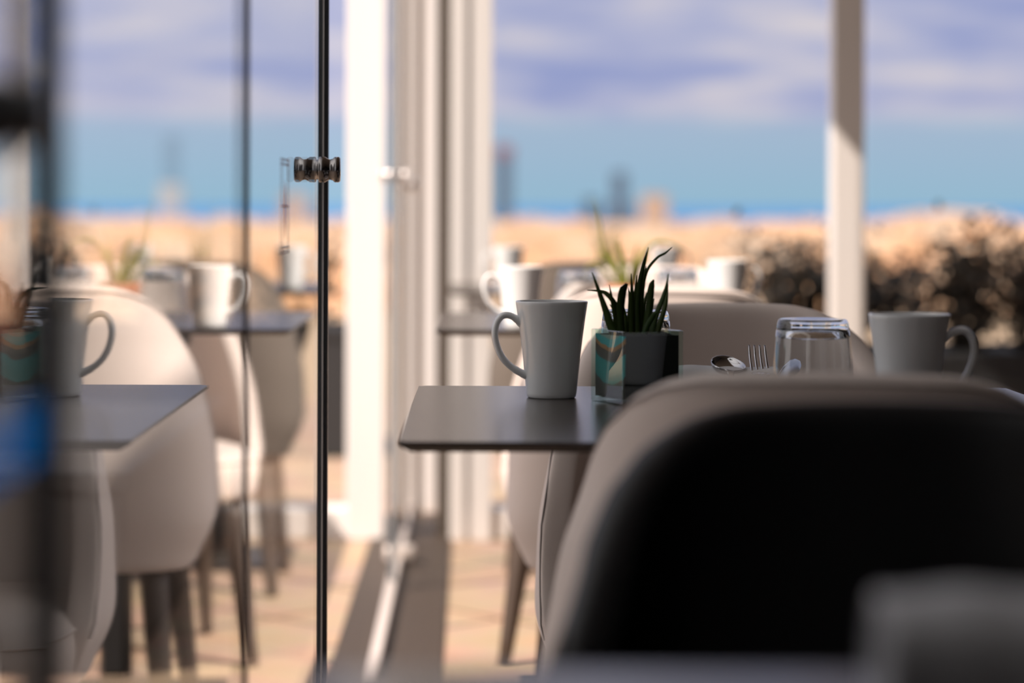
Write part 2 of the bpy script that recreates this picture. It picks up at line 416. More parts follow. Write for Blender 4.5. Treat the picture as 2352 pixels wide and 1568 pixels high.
# ------------------------------------------------------------------ tub chairs
WT = ([0, .18, .40, .62, .80, 1.0], [.212, .250, .246, .228, .198, .178])
YB = ([0, .3, .65, 1.0], [-.185, -.212, -.238, -.250])
HA = ([0, .20, .30, .40, .50, .60, .70, .82, .93, 1.0], [.840, .838, .832, .819, .797, .766, .716, .615, .480, .425])
def shell_pt(s, h):
    """mid-surface of the shell: s in [-1,1] round the sides, h = height"""
    t = (h-.34)/.5; a = abs(s); sg = 1 if s >= 0 else -1
    W = interp(*WT, t); yb = interp(*YB, t); yc = -.07
    n = 2.7
    if a <= .7:
        ph = math.pi/2*a/.7
        x = W*math.sin(ph)**(2/n) if ph > 0 else 0; y = yc-(yc-yb)*max(0, math.cos(ph))**(2/n)
    else:
        x = W*(1-0.03*((a-.7)/.3)**2); y = yc+(a-.7)/.3*.15
    return Vector((sg*x, y, h))
def shell_top(s): return interp(*HA, abs(s))
def build_chair(fabric):
    t = thing('tub_chair', 'x', 'chair')
    bm = bmesh.new(); NS, NV = 44, 16
    g = []
    for i in range(NS+1):
        s = -1+2*i/NS; top = shell_top(s)
        g.append([bm.verts.new(shell_pt(s, .34+(top-.34)*(j/NV))) for j in range(NV+1)])
    for i in range(NS):
        for j in range(NV):
            bm.faces.new((g[i][j], g[i+1][j], g[i+1][j+1], g[i][j+1]))
    sh = obj('backrest', bm, fabric, t, recalc=True)
    md = sh.modifiers.new('thickness', 'SOLIDIFY'); md.thickness = 0.036; md.offset = 0; md.use_even_offset = True
    md = sh.modifiers.new('soft', 'SUBSURF'); md.levels = 1; md.render_levels = 2
    # stitched seam along the outer edge of the shell
    bm = bmesh.new(); pts = []
    for i in range(91):
        s = -0.995+1.99*i/90; h = shell_top(s)-.010
        p = shell_pt(s, h); c = Vector((0, p.y*0.3, 0)); out = Vector((p.x, p.y+.02 if abs(s) < .7 else 0, 0)).normalized()
        pts.append(p+out*0.0188)
    tube(bm, pts, 0.0013, 5, up=Vector((0, 0, 1)))
    obj('seam', bm, M['seam'] if fabric is M['fabric'] else fabric, t)
    # seat cushion
    bm = bmesh.new(); n = 56; rings = []
    for k, (h, o) in enumerate([(.345, -.03), (.350, -.008), (.365, 0.0), (.405, .006), (.432, .002), (.448, -.014), (.455, -.05), (.459, -.12)]):
        r = []
        for i in range(n):
            a = 2*math.pi*i/n; e_ = 2/3.6
            ca, sa = math.cos(a), math.sin(a)
            x = (.236+o)*math.copysign(abs(ca)**e_, ca); y = .025+(.215+o)*math.copysign(abs(sa)**e_, sa)
            r.append(bm.verts.new((x, y, h)))
        rings.append(r)
    for a, b in zip(rings, rings[1:]):
        for i in range(n): bm.faces.new((a[i], a[(i+1) % n], b[(i+1) % n], b[i]))
    bm.faces.new(rings[0][::-1]); bm.faces.new(rings[-1])
    se = obj('seat', bm, fabric, t)
    bm = bmesh.new(); pts = []
    for i in range(n+1):
        a = 2*math.pi*i/n; e_ = 2/3.6; ca, sa = math.cos(a), math.sin(a)
        pts.append(Vector((.2395*math.copysign(abs(ca)**e_, ca), .025+.2185*math.copysign(abs(sa)**e_, sa), .430)))
    tube(bm, pts, 0.0022, 5, up=Vector((0, 0, 1)), cap=False)
    obj('seat_piping', bm, fabric, t)
    for sx, sy in ((1, 1), (-1, 1), (1, -1), (-1, -1)):
        bm = bmesh.new()
        a = Vector((sx*.165, .025+sy*.135, .36)); b = Vector((sx*.200, .02+sy*.205, 0))
        pts = [a.lerp(b, k/6) for k in range(7)]
        tube(bm, pts, [.026, .0255, .024, .0215, .0190, .0165, .0140], 12, up=Vector((0, 1, 0)))
        obj('leg', bm, M['leg_wood'], t)
    return t
chair_a = build_chair(M['fabric'])
chair_a.location = (.350, 3.18, 0); chair_a.rotation_euler = (0, 0, math.pi)
chair_a['label'] = 'grey tub chair across the sharp near table, its seat facing the camera'
GR = 'grey tub chairs along the row of tables'
chair_a['group'] = GR
dup(chair_a, (.325, 4.33, 0), 0, 'sunlit grey tub chair with its back turned, just behind the one facing the near table')
dup(chair_a, (.333, 2.247, 0), math.radians(-9), 'blurred grey tub chair at the near table, its shaded back towards the camera')
dup(chair_a, (.330, 5.25, 0), math.pi-math.radians(20), 'sunlit tub chair beyond the second table, facing the camera')
chair_g = build_chair(M['shade_brown_fabric']); chair_g.name = 'tub_chair'
chair_g.location = (.300, 6.20, 0)
chair_g['label'] = 'tub chair coloured brown for shade, its back turned, drawn up to the farthest table'
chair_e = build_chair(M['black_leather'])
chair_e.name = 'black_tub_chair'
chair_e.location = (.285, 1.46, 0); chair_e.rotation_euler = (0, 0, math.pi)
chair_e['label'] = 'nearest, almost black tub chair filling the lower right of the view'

# ------------------------------------------------------------------ tables
def build_table():
    t = thing('cafe_table', 'x', 'table')
    bm = bmesh.new()
    w_, d_ = .3655, .357; th = .011
    # thin slab with a chamfered underside
    lo = [bm.verts.new((sx*(w_-.012), sy*(d_-.012), -th)) for sx, sy in ((-1, -1), (1, -1), (1, 1), (-1, 1))]
    mi = [bm.verts.new((sx*w_, sy*d_, -.004)) for sx, sy in ((-1, -1), (1, -1), (1, 1), (-1, 1))]
    hi = [bm.verts.new((sx*w_, sy*d_, 0)) for sx, sy in ((-1, -1), (1, -1), (1, 1), (-1, 1))]
    for a, b in ((lo, mi), (mi, hi)):
        for i in range(4): bm.faces.new((a[i], a[(i+1) % 4], b[(i+1) % 4], b[i]))
    bm.faces.new(lo[::-1]); bm.faces.new(hi)
    bmesh.ops.recalc_face_normals(bm, faces=bm.faces)
    es = [e for e in bm.edges if abs(e.verts[0].co.z-e.verts[1].co.z) > .001 and (e.verts[0].co-e.verts[1].co).length < .03 and e.verts[0].co.z > -.005 and e.verts[1].co.z > -.005]
    bmesh.ops.bevel(bm, geom=es, offset=.006, segments=4, affect='EDGES')
    tp = obj('tabletop', bm, M['tabletop'], t, smooth=False); tp.location = (0, 0, TH)
    bm = bmesh.new(); tube(bm, [Vector((0, 0, z)) for z in (.02, .70)], .032, 20, up=Vector((0, 1, 0)))
    obj('column', bm, M['black_metal'], t)
    obj('base_plate', boxbm((-.2, -.2, 0), (.2, .2, .014), .004), M['black_metal'], t, smooth=False)
    bm = bmesh.new(); box(bm, (-.14, -.02, .70), (.14, .02, TH-.0112), .003); box(bm, (-.02, -.14, .705), (.02, .14, TH-.0112), .003)
    obj('support', bm, M['black_metal'], t, smooth=False)
    return t
tb = build_table(); tb.location = (.295, 2.660, 0); tb.rotation_euler = (0, 0, math.radians(-0.3))
tb['label'] = 'sharp dark café table carrying the white mug and the glass plant cube'; tb['group'] = 'dark café tables in a row'
dup(tb, (.295, 4.717, 0), 0, 'second dark café table, behind the two back-to-back chairs')
dup(tb, (.300, 6.640, 0), 0, 'farthest dark café table, just inside the white curb')
dup(tb, (.290, .825, 0), 0, 'nearest dark café table, only its far edge showing at the bottom')

# ------------------------------------------------------------------ mugs
def build_mug():
    t = thing('latte_mug', 'x', 'mug')
    H = .1135
    out = [(0, .0030), (.0225, .0030), (.0245, .0006), (.0268, 0), (.0288, .0016), (.0296, .0060), (.0312, .022), (.0336, .045), (.0364, .070), (.0396, .094), (.0418, .1085), (.0424, .1120), (.0420, .1133), (.0408, .1135), (.0396, .1126), (.0388, .1085), (.0366, .094), (.0335, .070), (.0306, .045), (.0280, .022), (.0262, .0110), (.022, .0075), (0, .0065)]
    bm = bmesh.new(); lathe(bm, out, 80)
    obj('body', bm, M['ceramic'], t)
    k = .000511
    px = [(66, 166), (84, 182), (100, 189), (115, 187), (126, 174), (131, 155), (130, 134), (123, 110), (112, 90), (97, 74), (80, 62), (56, 50)]
    pts = catmull([(-a*k, 0, b*k) for a, b in px], 5)
    n = len(pts)
    rad = [.0060 if i < 3 or i > n-4 else (.0054 if i < 6 or i > n-8 else .0048) for i in range(n)]
    bm = bmesh.new(); tube(bm, pts, rad, 16, flat=(.82, 1.25))
    obj('handle', bm, M['ceramic'], t)
    return t
def mugpos(px, z): return ((px-VX)/F*z, z, TH)
GM = 'white mugs on the café tables'
mug = build_mug(); mug.location = mugpos(1268, 2.84); mug.rotation_euler = (0, 0, math.radians(6))
mug['label'] = 'sharp tall white mug standing at the left end of the near table'; mug['group'] = GM
dup(mug, mugpos(2089, 2.535), math.radians(172), 'white mug on the right of the near table, half hidden behind the dark chair back')
dup(mug, mugpos(1196, 4.44), math.radians(4), 'sunlit white mug at the left edge of the second table')
dup(mug, mugpos(1672, 5.00), math.radians(186), 'sunlit white mug at the right of the second table')
dup(mug, mugpos(1168, 6.50), math.radians(20), 'small blurred white mug on the farthest table, at its left')
dup(mug, mugpos(1530, 6.62), math.radians(200), 'small blurred white mug on the farthest table, behind the plant leaves')

# ------------------------------------------------------------------ upturned tumblers
def build_tumbler(loc, label):
    t = thing('tumbler', label, 'glass', loc, 0, 'upturned tumblers on the café tables')
    n = 80
    bm = bmesh.new()
    lathe(bm, [(.0470, 0.0002), (.0476, .0010), (.0468, .020), (.0447, .050), (.0422, .078), (.0409, .0875), (.0385, .0875), (.0400, .076), (.0424, .050), (.0446, .020), (.0455, .0010), (.0460, .0002), (.0470, .0002)], n)
    obj('wall', bm, M['clear_glass'], t)
    bm = bmesh.new()
    lathe(bm, [(0, .0868), (.022, .0865), (.031, .0845), (.0360, .0790), (.0392, .0770), (.0418, .0790), (.0409, .0880), (.0402, .0930), (.0386, .0972), (.0360, .0985), (.030, .0980), (.015, .0972), (0, .0970)], n)
    obj('base', bm, M['glass'], t)
    return t
tum = build_tumbler((.383, 2.735, TH), 'upturned clear tumbler beside the cutlery on the near table')
def tdup(loc, label): return dup(tum, loc, 0, label)
tdup((.1965, 2.94, TH), 'upturned clear tumbler standing behind the dark plant cube')
tdup(((1330-VX)/F*4.70, 4.70, TH), 'upturned tumbler with a bright glint on the second table, beside its left mug')
tdup(((1556-VX)/F*4.85, 4.85, TH), 'upturned tumbler with a bright glint on the second table, beside its right mug')

# ------------------------------------------------------------------ plants in glass cubes
def sand_material():
    """layers of coloured sand against the left glass, dark potting soil behind it"""
    m = bpy.data.materials.new('layered_sand'); m.use_nodes = True
    t = m.node_tree; b = t.nodes['Principled BSDF']; b.inputs['Roughness'].default_value = 0.9; A = t.nodes.new; K = t.links.new
    c = A('ShaderNodeTexCoord'); s = A('ShaderNodeSeparateXYZ'); K(c.outputs['Object'], s.inputs[0])
    # the layers sag in the middle of the wall
    y2 = A('ShaderNodeMath'); y2.operation = 'MULTIPLY'; K(s.outputs['Y'], y2.inputs[0]); K(s.outputs['Y'], y2.inputs[1])
    n = A('ShaderNodeTexNoise'); n.inputs['Scale'].default_value = 55; n.inputs['Detail'].default_value = 3; K(c.outputs['Object'], n.inputs['Vector'])
    h = A('ShaderNodeMath'); h.operation = 'MULTIPLY_ADD'; h.inputs[1].default_value = -9.0; K(y2.outputs[0], h.inputs[0]); K(s.outputs['Z'], h.inputs[2])
    h2 = A('ShaderNodeMath'); h2.operation = 'MULTIPLY_ADD'; h2.inputs[1].default_value = 0.007; K(n.outputs['Fac'], h2.inputs[0]); K(h.outputs[0], h2.inputs[2])
    sc = A('ShaderNodeMath'); sc.operation = 'MULTIPLY'; sc.inputs[1].default_value = 12.5; K(h2.outputs[0], sc.inputs[0])
    r = A('ShaderNodeValToRGB'); e = r.color_ramp.elements; r.color_ramp.interpolation = 'EASE'
    e[0].position = 0; e[0].color = (.035, .022, .022, 1)
    e[1].position = .30; e[1].color = (.035, .022, .022, 1)
    for p, cc in ((.33, (.0, .20, .22, 1)), (.62, (.0, .23, .26, 1)), (.65, (.060, .034, .030, 1)), (.77, (.065, .038, .032, 1)), (.79, (.42, .15, .05, 1)), (.835, (.42, .15, .05, 1)), (.85, (.02, .30, .36, 1)), (.94, (.02, .30, .36, 1)), (.97, (.25, .27, .26, 1))):
        q = e.new(p); q.color = cc
    K(sc.outputs[0], r.inputs[0])
    soil = A('ShaderNodeValToRGB'); K(n.outputs['Fac'], soil.inputs[0])
    soil.color_ramp.elements[0].color = (.004, .0035, .003, 1); soil.color_ramp.elements[1].color = (.016, .013, .011, 1)
    lt = A('ShaderNodeMath'); lt.operation = 'LESS_THAN'; lt.inputs[1].default_value = -.0335; K(s.outputs['X'], lt.inputs[0])
    mx = A('ShaderNodeMix'); mx.data_type = 'RGBA'; K(lt.outputs[0], mx.inputs['Factor']); K(soil.outputs[0], mx.inputs[6]); K(r.outputs[0], mx.inputs[7])
    K(mx.outputs[2], b.inputs['Base Color'])
    bp = A('ShaderNodeBump'); bp.inputs['Strength'].default_value = .5; bp.inputs['Distance'].default_value = .001; K(n.outputs['Fac'], bp.inputs['Height']); K(bp.outputs[0], b.inputs['Normal'])
    return m
M['sand'] = sand_material()
def leaf_material(name, c0, c1, trans):
    m = mat(name, c0, 0.42, spec=0.35)
    t = m.node_tree; b = t.nodes['Principled BSDF']
    b.inputs['Transmission Weight'].default_value = 0
    g = t.nodes.new('ShaderNodeNewGeometry'); r = t.nodes.new('ShaderNodeValToRGB')
    r.color_ramp.elements[0].color = (*c0, 1); r.color_ramp.elements[1].color = (*c1, 1)
    t.links.new(g.outputs['Random Per Island'], r.inputs[0]); t.links.new(r.outputs[0], b.inputs['Base Color'])
    tl = t.nodes.new('ShaderNodeBsdfTranslucent'); t.links.new(r.outputs[0], tl.inputs[0])
    mx = t.nodes.new('ShaderNodeMixShader'); mx.inputs[0].default_value = trans
    t.links.new(b.outputs[0], mx.inputs[1]); t.links.new(tl.outputs[0], mx.inputs[2])
    t.links.new(mx.outputs[0], t.nodes['Material Output'].inputs[0])
    return m
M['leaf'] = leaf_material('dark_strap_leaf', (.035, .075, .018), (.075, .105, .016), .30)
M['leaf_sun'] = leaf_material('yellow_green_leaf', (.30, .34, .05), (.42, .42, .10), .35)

def ribbon(bm, pts, widths, face, thick=.0011):
    """a strap leaf: V-folded strip with thickness; face = direction its flat side looks"""
    rows = []
    for i, p in enumerate(pts):
        t = (pts[min(i+1, len(pts)-1)]-pts[max(i-1, 0)]).normalized()
        s = t.cross(face)
        if s.length < 1e-4: s = Vector((1, 0, 0))
        s.normalize(); n_ = s.cross(t).normalized()
        w_ = widths[i]/2
        rows.append([bm.verts.new(p+s*w_*u+n_*(abs(u)*w_*.35)+n_*q) for u, q in ((-1, 0), (0, thick/2), (1, 0), (0, -thick/2-.0002))])
    for a, b in zip(rows, rows[1:]):
        for k in range(4): bm.faces.new((a[k], a[(k+1) % 4], b[(k+1) % 4], b[k]))
    bm.faces.new(rows[0][::-1]); bm.faces.new(rows[-1])

LEAVES = [  # picture outline of every strap leaf of the near plant: points from base to tip, widths in px, offset in depth (mm)
    ([(1418, 775), (1404, 745), (1390, 705), (1374, 662), (1359, 623)], [22, 20, 15, 9, 2], -8),
    ([(1424, 775), (1420, 725), (1411, 695), (1394, 674), (1374, 667), (1350, 665)], [14, 14, 13, 10, 6, 2], 6),
    ([(1424, 775), (1414, 735), (1406, 690), (1400, 652)], [13, 12, 9, 2], 0),
    ([(1428, 775), (1424, 720), (1426, 680), (1431, 655), (1435, 648)], [18, 20, 21, 19, 13], -12),
    ([(1452, 775), (1450, 720), (1451, 670), (1450, 627)], [16, 16, 10, 2], -4),
    ([(1459, 775), (1458, 720), (1460, 675), (1463, 630)], [12, 12, 9, 2], 4),
    ([(1466, 775), (1463, 710), (1468, 655), (1478, 605), (1489, 566)], [17, 16, 14, 10, 2], -2),
    ([(1470, 775), (1473, 705), (1478, 650), (1490, 615), (1512, 590), (1530, 580), (1546, 567)], [14, 14, 11, 7, 6, 5, 2], 8),
    ([(1470, 775), (1474, 680), (1480, 640), (1485, 609)], [12, 12, 8, 2], 2),
    ([(1482, 775), (1490, 715), (1494, 675), (1497, 652), (1501, 640)], [17, 16, 17, 14, 4], -6),
    ([(1496, 775), (1509, 722), (1521, 688), (1530, 655), (1533, 626)], [15, 14, 12, 7, 2], -10),
    ([(1508, 775), (1521, 732), (1531, 695), (1536, 651)], [15, 14, 11, 2], 4),
    ([(1482, 775), (1490, 735), (1498, 710), (1505, 685)], [12, 11, 8, 2], 8),
    ([(1478, 775), (1488, 745), (1500, 722), (1506, 712)], [15, 14, 13, 5], -16),
    ([(1440, 775), (1438, 735), (1434, 700)], [14, 12, 3], 10),
    ([(1444, 775), (1445, 740), (1448, 690), (1446, 660)], [13, 12, 9, 2], 12),
    ([(1476, 775), (1478, 720), (1483, 690), (1489, 672)], [10, 9, 6, 2], 12),
    ([(1435, 775), (1430, 750), (1418, 722), (1404, 700)], [13, 12, 9, 2], 14),
    ([(1490, 775), (1500, 750), (1516, 726)], [13, 12, 3], 14),
]
PZ = 2.775                     # depth of the vase's middle
VC = Vector(((1464-VX)/F*PZ, PZ, TH))   # vase centre
def vase_and_sand(parent, rz, s=.0785, h=.0835, sand=None, soil_h=.078, wall=.0036):
    bm = bmesh.new(); r = s/2
    def ring(q, z, b=.0022):
        out = []
        for cx, cy, a0 in ((q-b, q-b, 0), (-q+b, q-b, 90), (-q+b, -q+b, 180), (q-b, -q+b, 270)):
            for k in range(4):
                a = math.radians(a0+30*k); out.append(bm.verts.new((cx+b*math.cos(a), cy+b*math.sin(a), z)))
        return out
    rs = [ring(r-.001, 0), ring(r, .0015), ring(r, h-.001), ring(r-.0008, h), ring(r-wall+.0008, h), ring(r-wall, h-.001), ring(r-wall, .006)]
    for a, b in zip(rs, rs[1:]):
        for i in range(16): bm.faces.new((a[i], a[(i+1) % 16], b[(i+1) % 16], b[i]))
    bm.faces.new(rs[0][::-1]); bm.faces.new(rs[-1])
    v = obj('glass_vase', bm, M['thin_glass'], parent, smooth=False); v.rotation_euler = (0, 0, rz)
    # filling, slightly lumpy on top
    bm = bmesh.new(); q = r-wall-.0006; n = 14
    top = [[bm.verts.new((-q+2*q*i/n, -q+2*q*j/n, soil_h+(0 if i in (0, n) or j in (0, n) else random.uniform(-.002, .0025)))) for j in range(n+1)] for i in range(n+1)]
    for i in range(n):
        for j in range(n): bm.faces.new((top[i][j], top[i+1][j], top[i+1][j+1], top[i][j+1]))
    bot = {}
    edge = [(i, 0) for i in range(n)]+[(n, j) for j in range(n)]+[(n-i, n) for i in range(n)]+[(0, n-j) for j in range(n)]
    for i, j in edge: bot[(i, j)] = bm.verts.new((-q+2*q*i/n, -q+2*q*j/n, .0068))
    for a, b in zip(edge, edge[1:]+edge[:1]): bm.faces.new((top[a[0]][a[1]], bot[a], bot[b], top[b[0]][b[1]]))
    bm.faces.new([bot[e_] for e_ in edge])
    so = obj('soil', bm, sand, parent, smooth=False); so.rotation_euler = (0, 0, rz)
    return v
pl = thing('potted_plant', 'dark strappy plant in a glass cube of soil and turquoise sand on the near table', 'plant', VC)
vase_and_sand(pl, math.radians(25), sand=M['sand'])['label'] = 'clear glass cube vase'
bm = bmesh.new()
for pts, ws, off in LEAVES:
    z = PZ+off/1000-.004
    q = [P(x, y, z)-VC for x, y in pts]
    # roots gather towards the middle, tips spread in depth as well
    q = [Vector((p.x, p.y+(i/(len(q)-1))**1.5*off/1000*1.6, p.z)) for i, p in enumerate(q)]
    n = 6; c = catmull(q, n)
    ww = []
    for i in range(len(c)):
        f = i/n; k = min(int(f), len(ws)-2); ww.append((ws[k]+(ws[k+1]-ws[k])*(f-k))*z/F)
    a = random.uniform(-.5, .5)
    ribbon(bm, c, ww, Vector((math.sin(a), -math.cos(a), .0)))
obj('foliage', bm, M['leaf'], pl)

def lit_plant(loc, label, scale=1.0, pot=True):
    t = thing('potted_plant', label, 'plant', loc)
    bm = bmesh.new()
    lathe(bm, [(0, 0), (.032, 0), (.034, .004), (.040, .062), (.0415, .070), (.0385, .070), (.0375, .060), (0, .060)], 32)
    obj('pot', bm, M['terracotta'], t)
    bm = bmesh.new(); rnd = random.Random(5)
    spec = [(-.045, .13, -.065, .24), (.05, .15, .125, .13), (-.03, .12, -.06, .115), (-.05, .10, -.085, .10)]
    for i in range(20):
        if i < len(spec): dx, h, tx, tz = spec[i]; dy = rnd.uniform(-.02, .02)
        else:
            tx = rnd.uniform(-.045, .045); tz = rnd.uniform(.10, .165); dx = tx*.35; h = tz*.6; dy = rnd.uniform(-.03, .03)
        b = Vector((tx*.12, dy*.2, .058))
        pts = catmull([b, Vector((dx*.5, dy*.5, h*.7)), Vector((dx, dy*.8, h)), Vector(((dx+tx)/2, dy, (h+tz)/2+.012)), Vector((tx, dy*1.2, tz))], 5)
        n = len(pts); ribbon(bm, pts, [.008*(1-(k/(n-1))**2.2)+.0008 for k in range(n)], Vector((rnd.uniform(-.6, .6), -1, .2)).normalized())
    obj('foliage', bm, M['leaf_sun'], t)
    return t
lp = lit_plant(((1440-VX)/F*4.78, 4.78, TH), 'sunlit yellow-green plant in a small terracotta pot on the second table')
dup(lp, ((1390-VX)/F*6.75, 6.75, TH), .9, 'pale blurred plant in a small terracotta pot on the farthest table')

# ------------------------------------------------------------------ napkin and cutlery on the near table
NC = Vector((.295, 2.895, TH))
def napkin(loc, rz, label, sx=1, sz=1):
    bm = bmesh.new(); n = 40; rings = []
    for k in range(25):
        u = -1+2*k/24; x = u*.068*sx
        r = []
        for i in range(n):
            a = 2*math.pi*i/n; ca, sa = math.cos(a), math.sin(a)
            wob = 1+.05*math.sin(3*u+2*a)+.03*math.sin(9*u)
            y = .043*wob*math.copysign(abs(ca)**.75, ca); z = .0155*sz+.0155*sz*math.copysign(abs(sa)**.72, sa)*(1 if sa < 0 else wob)
            r.append(bm.verts.new((x, y, z)))
        rings.append(r)
    for a, b in zip(rings, rings[1:]):
        for i in range(n): bm.faces.new((a[i], a[(i+1) % n], b[(i+1) % n], b[i]))
    # folded end: layers step inwards
    for r, sg in ((rings[0], -1), (rings[-1], 1)):
        prev = r
        for f, dx in ((.86, .002), (.80, -.004), (.60, -.002), (.52, -.008), (.25, -.006)):
            c = Vector((r[0].co.x, 0, .0155*sz)); q = [bm.verts.new(c+(v.co-c)*f+Vector((sg*dx, 0, 0))) for v in r]
            for i in range(n): bm.faces.new((prev[i], prev[(i+1) % n], q[(i+1) % n], q[i]))
            prev = q
        bm.faces.new(prev)
    o = obj('napkin', bm, M['napkin']); o.location = loc; o.rotation_euler = (0, 0, rz)
    # row of embossed dots along the open edge
    bm = bmesh.new()
    for k in range(18):
        for d_ in (0, .004):
            a = math.radians(150-k*5); y = -.0445*math.copysign(abs(math.cos(math.radians(120)+0))**.75, 1)
            zz = .006+.0225*k/17*sz; yy = -.040+.010*(k/17)**2
            bmesh.ops.create_icosphere(bm, subdivisions=1, radius=.0008, matrix=Matrix.Translation((-.060*sx+d_, yy-.0035, zz)))
    e_ = obj('dotted_hem', bm, M['seam'], o)
    return tag(o, label, 'napkin')
napkin(NC, math.radians(-3), 'folded pale paper napkin under the cutlery, beside the plant cube', 1, 1.08)
napkin((.247, 1.02, TH), math.radians(-4), 'blurred thick napkin on the nearest table at the lower right', 1.1, 2.0)

def spoon(loc, rz, label):
    bm = bmesh.new(); n = 28
    # bowl: egg outline, double-walled, opening towards the viewer
    def outline(f, dz):
        r = []
        for i in range(n):
            a = 2*math.pi*i/n
            y = .030*math.cos(a); x = .0205*math.sin(a)*(1-.16*math.cos(a))
            r.append(bm.verts.new((x*f, y*f, dz)))
        return r
    outer = [outline(1.0, .0), outline(.97, -.0030), outline(.86, -.0068), outline(.62, -.0100), outline(.3, -.0114)]
    inner = [outline(.965, .0), outline(.92, -.0028), outline(.81, -.0058), outline(.58, -.0086), outline(.28, -.0098)]
    for seq in (outer, inner):
        for a, b in zip(seq, seq[1:]):
            for i in range(n): bm.faces.new((a[i], a[(i+1) % n], b[(i+1) % n], b[i]))
        bm.faces.new(seq[-1])
    for i in range(n): bm.faces.new((outer[0][i], outer[0][(i+1) % n], inner[0][(i+1) % n], inner[0][i]))
    for v in bm.verts: v.co = Vector((v.co.x, v.co.y+.15, v.co.z+.002))
    pts = catmull([(0, .122, -.0005), (0, .108, -.002), (0, .07, -.001), (0, .03, 0), (0, 0, .0005)], 5)
    tube(bm, pts, [.0042-.001*math.sin(math.pi*i/(len(pts)-1)) if i < len(pts)-6 else .0045 for i in range(len(pts))], 10, flat=(1.15, .38), up=Vector((0, 0, 1)))
    o = obj('spoon', bm, M['steel']); o.location = loc; o.rotation_euler = rz
    return tag(o, label, 'cutlery')
def fork(loc, rot, label):
    bm = bmesh.new()
    for k in range(4):
        x = -.0095+k*.00633
        pts = catmull([(x*.75, .128, -.0015), (x, .142, -.0030), (x, .158, .0012), (x, .176, .0085), (x*.98, .190, .0180)], 5); n = len(pts)
        tube(bm, pts, [.0019*(1-.55*(i/(n-1))**2) for i in range(n)], 8, flat=(1.05, .75), up=Vector((0, 0, 1)))
    pts = [Vector((0, y, z)) for y, z in ((.112, -.0005), (.120, -.0010), (.128, -.0016), (.137, -.0025))]
    tube(bm, pts, [.0045, .0095, .0112, .0112], 14, flat=(1, .16), up=Vector((0, 0, 1)))
    pts = catmull([(0, .116, -.0006), (0, .09, -.001), (0, .05, 0), (0, 0, .0005)], 5)
    tube(bm, pts, [.0045-.0012*math.sin(math.pi*i/(len(pts)-1)) for i in range(len(pts))], 10, flat=(1.1, .4), up=Vector((0, 0, 1)))
    o = obj('fork', bm, M['steel']); o.location = loc; o.rotation_euler = rot
    return tag(o, label, 'cutlery')
def knife(loc, rot, label):
    bm = bmesh.new()
    L_ = [(0.0, .0055, .0022), (.05, .0050, .0026), (.09, .0048, .0026), (.10, .0065, .0013), (.14, .0090, .0011), (.18, .0088, .0010), (.20, .0060, .0008), (.208, .0012, .0006)]
    rings = []
    for y, w_, h_ in L_:
        rings.append([bm.verts.new((math.cos(2*math.pi*k/12)*w_, y, math.sin(2*math.pi*k/12)*h_)) for k in range(12)])
    for a, b in zip(rings, rings[1:]):
        for k in range(12): bm.faces.new((a[k], a[(k+1) % 12], b[(k+1) % 12], b[k]))
    bm.faces.new(rings[0][::-1]); bm.faces.new(rings[-1])
    o = obj('knife', bm, M['steel']); o.location = loc; o.rotation_euler = rot
    return tag(o, label, 'cutlery')
tilt = math.radians(13)
spoon(((1682-VX)/F*2.85, 2.735, TH+.0035), (tilt, math.radians(6), math.radians(2)), 'steel spoon with its bowl resting on the pale napkin')
fork(((1742-VX)/F*2.87, 2.725, TH+.006), (math.radians(10.5), 0, math.radians(-1)), 'steel fork with upturned tines on the napkin, beside the spoon')
knife(((1800-VX)/F*2.80-.030, 2.745, TH+.0095), (math.radians(12), math.radians(50), math.radians(-10)), 'steel table knife beside the fork, seen through the tumbler')

# black cloth bag hanging under the farthest table
bm = bmesh.new()
rings = []
for k, (h, w_, d_) in enumerate([(.69, .060, .05), (.64, .062, .07), (.58, .050, .075), (.52, .034, .065), (.475, .030, .055), (.455, .018, .03)]):
    rings.append([bm.verts.new((.10+.012*k*.5+w_*math.cos(2*math.pi*i/24), 6.55+d_*math.sin(2*math.pi*i/24)*(1+.1*math.sin(4*i+k)), h)) for i in range(24)])
for a, b in zip(rings, rings[1:]):
    for i in range(24): bm.faces.new((a[i], a[(i+1) % 24], b[(i+1) % 24], b[i]))
bm.faces.new(rings[0]); bm.faces.new(rings[-1])
bagt = obj('cloth_bag', bm, M['bag']); tag(bagt, 'black cloth bag hanging under the edge of the farthest table', 'bag')
bm = bmesh.new(); tube(bm, catmull([(.07, 6.55, .68), (.075, 6.55, .72), (.10, 6.55, .7388), (.125, 6.55, .72), (.13, 6.55, .68)], 6), .004, 8)
obj('strap', bm, M['bag'], bagt)

# ------------------------------------------------------------------ planters and shrubs beyond the terrace
def planter(lo, hi, label):
    t = thing('planter', label, 'planter', ((lo[0]+hi[0])/2, (lo[1]+hi[1])/2, lo[2]))
    a = ((hi[0]-lo[0])/2, (hi[1]-lo[1])/2); h = hi[2]-lo[2]
    bm = bmesh.new(); box(bm, (-a[0], -a[1], 0), (a[0], a[1], h-.03), .008)
    for x0, x1, y0, y1 in ((-a[0]-.01, a[0]+.01, -a[1]-.01, -a[1]+.03), (-a[0]-.01, a[0]+.01, a[1]-.03, a[1]+.01), (-a[0]-.01, -a[0]+.03, -a[1]+.03, a[1]-.03), (a[0]-.03, a[0]+.01, -a[1]+.03, a[1]-.03)):
        box(bm, (x0, y0, h-.04), (x1, y1, h), .004)
    obj('box', bm, M['planter'], t, smooth=False)
    obj('soil', boxbm((-a[0]+.031, -a[1]+.031, h-.03), (a[0]-.031, a[1]-.031, h-.012)), M['plaster'], t, smooth=False)
    return t
planter((-1.45, 5.0, 0), (-.72, 6.95, .42), 'long dark planter box outside the glass line on the left')
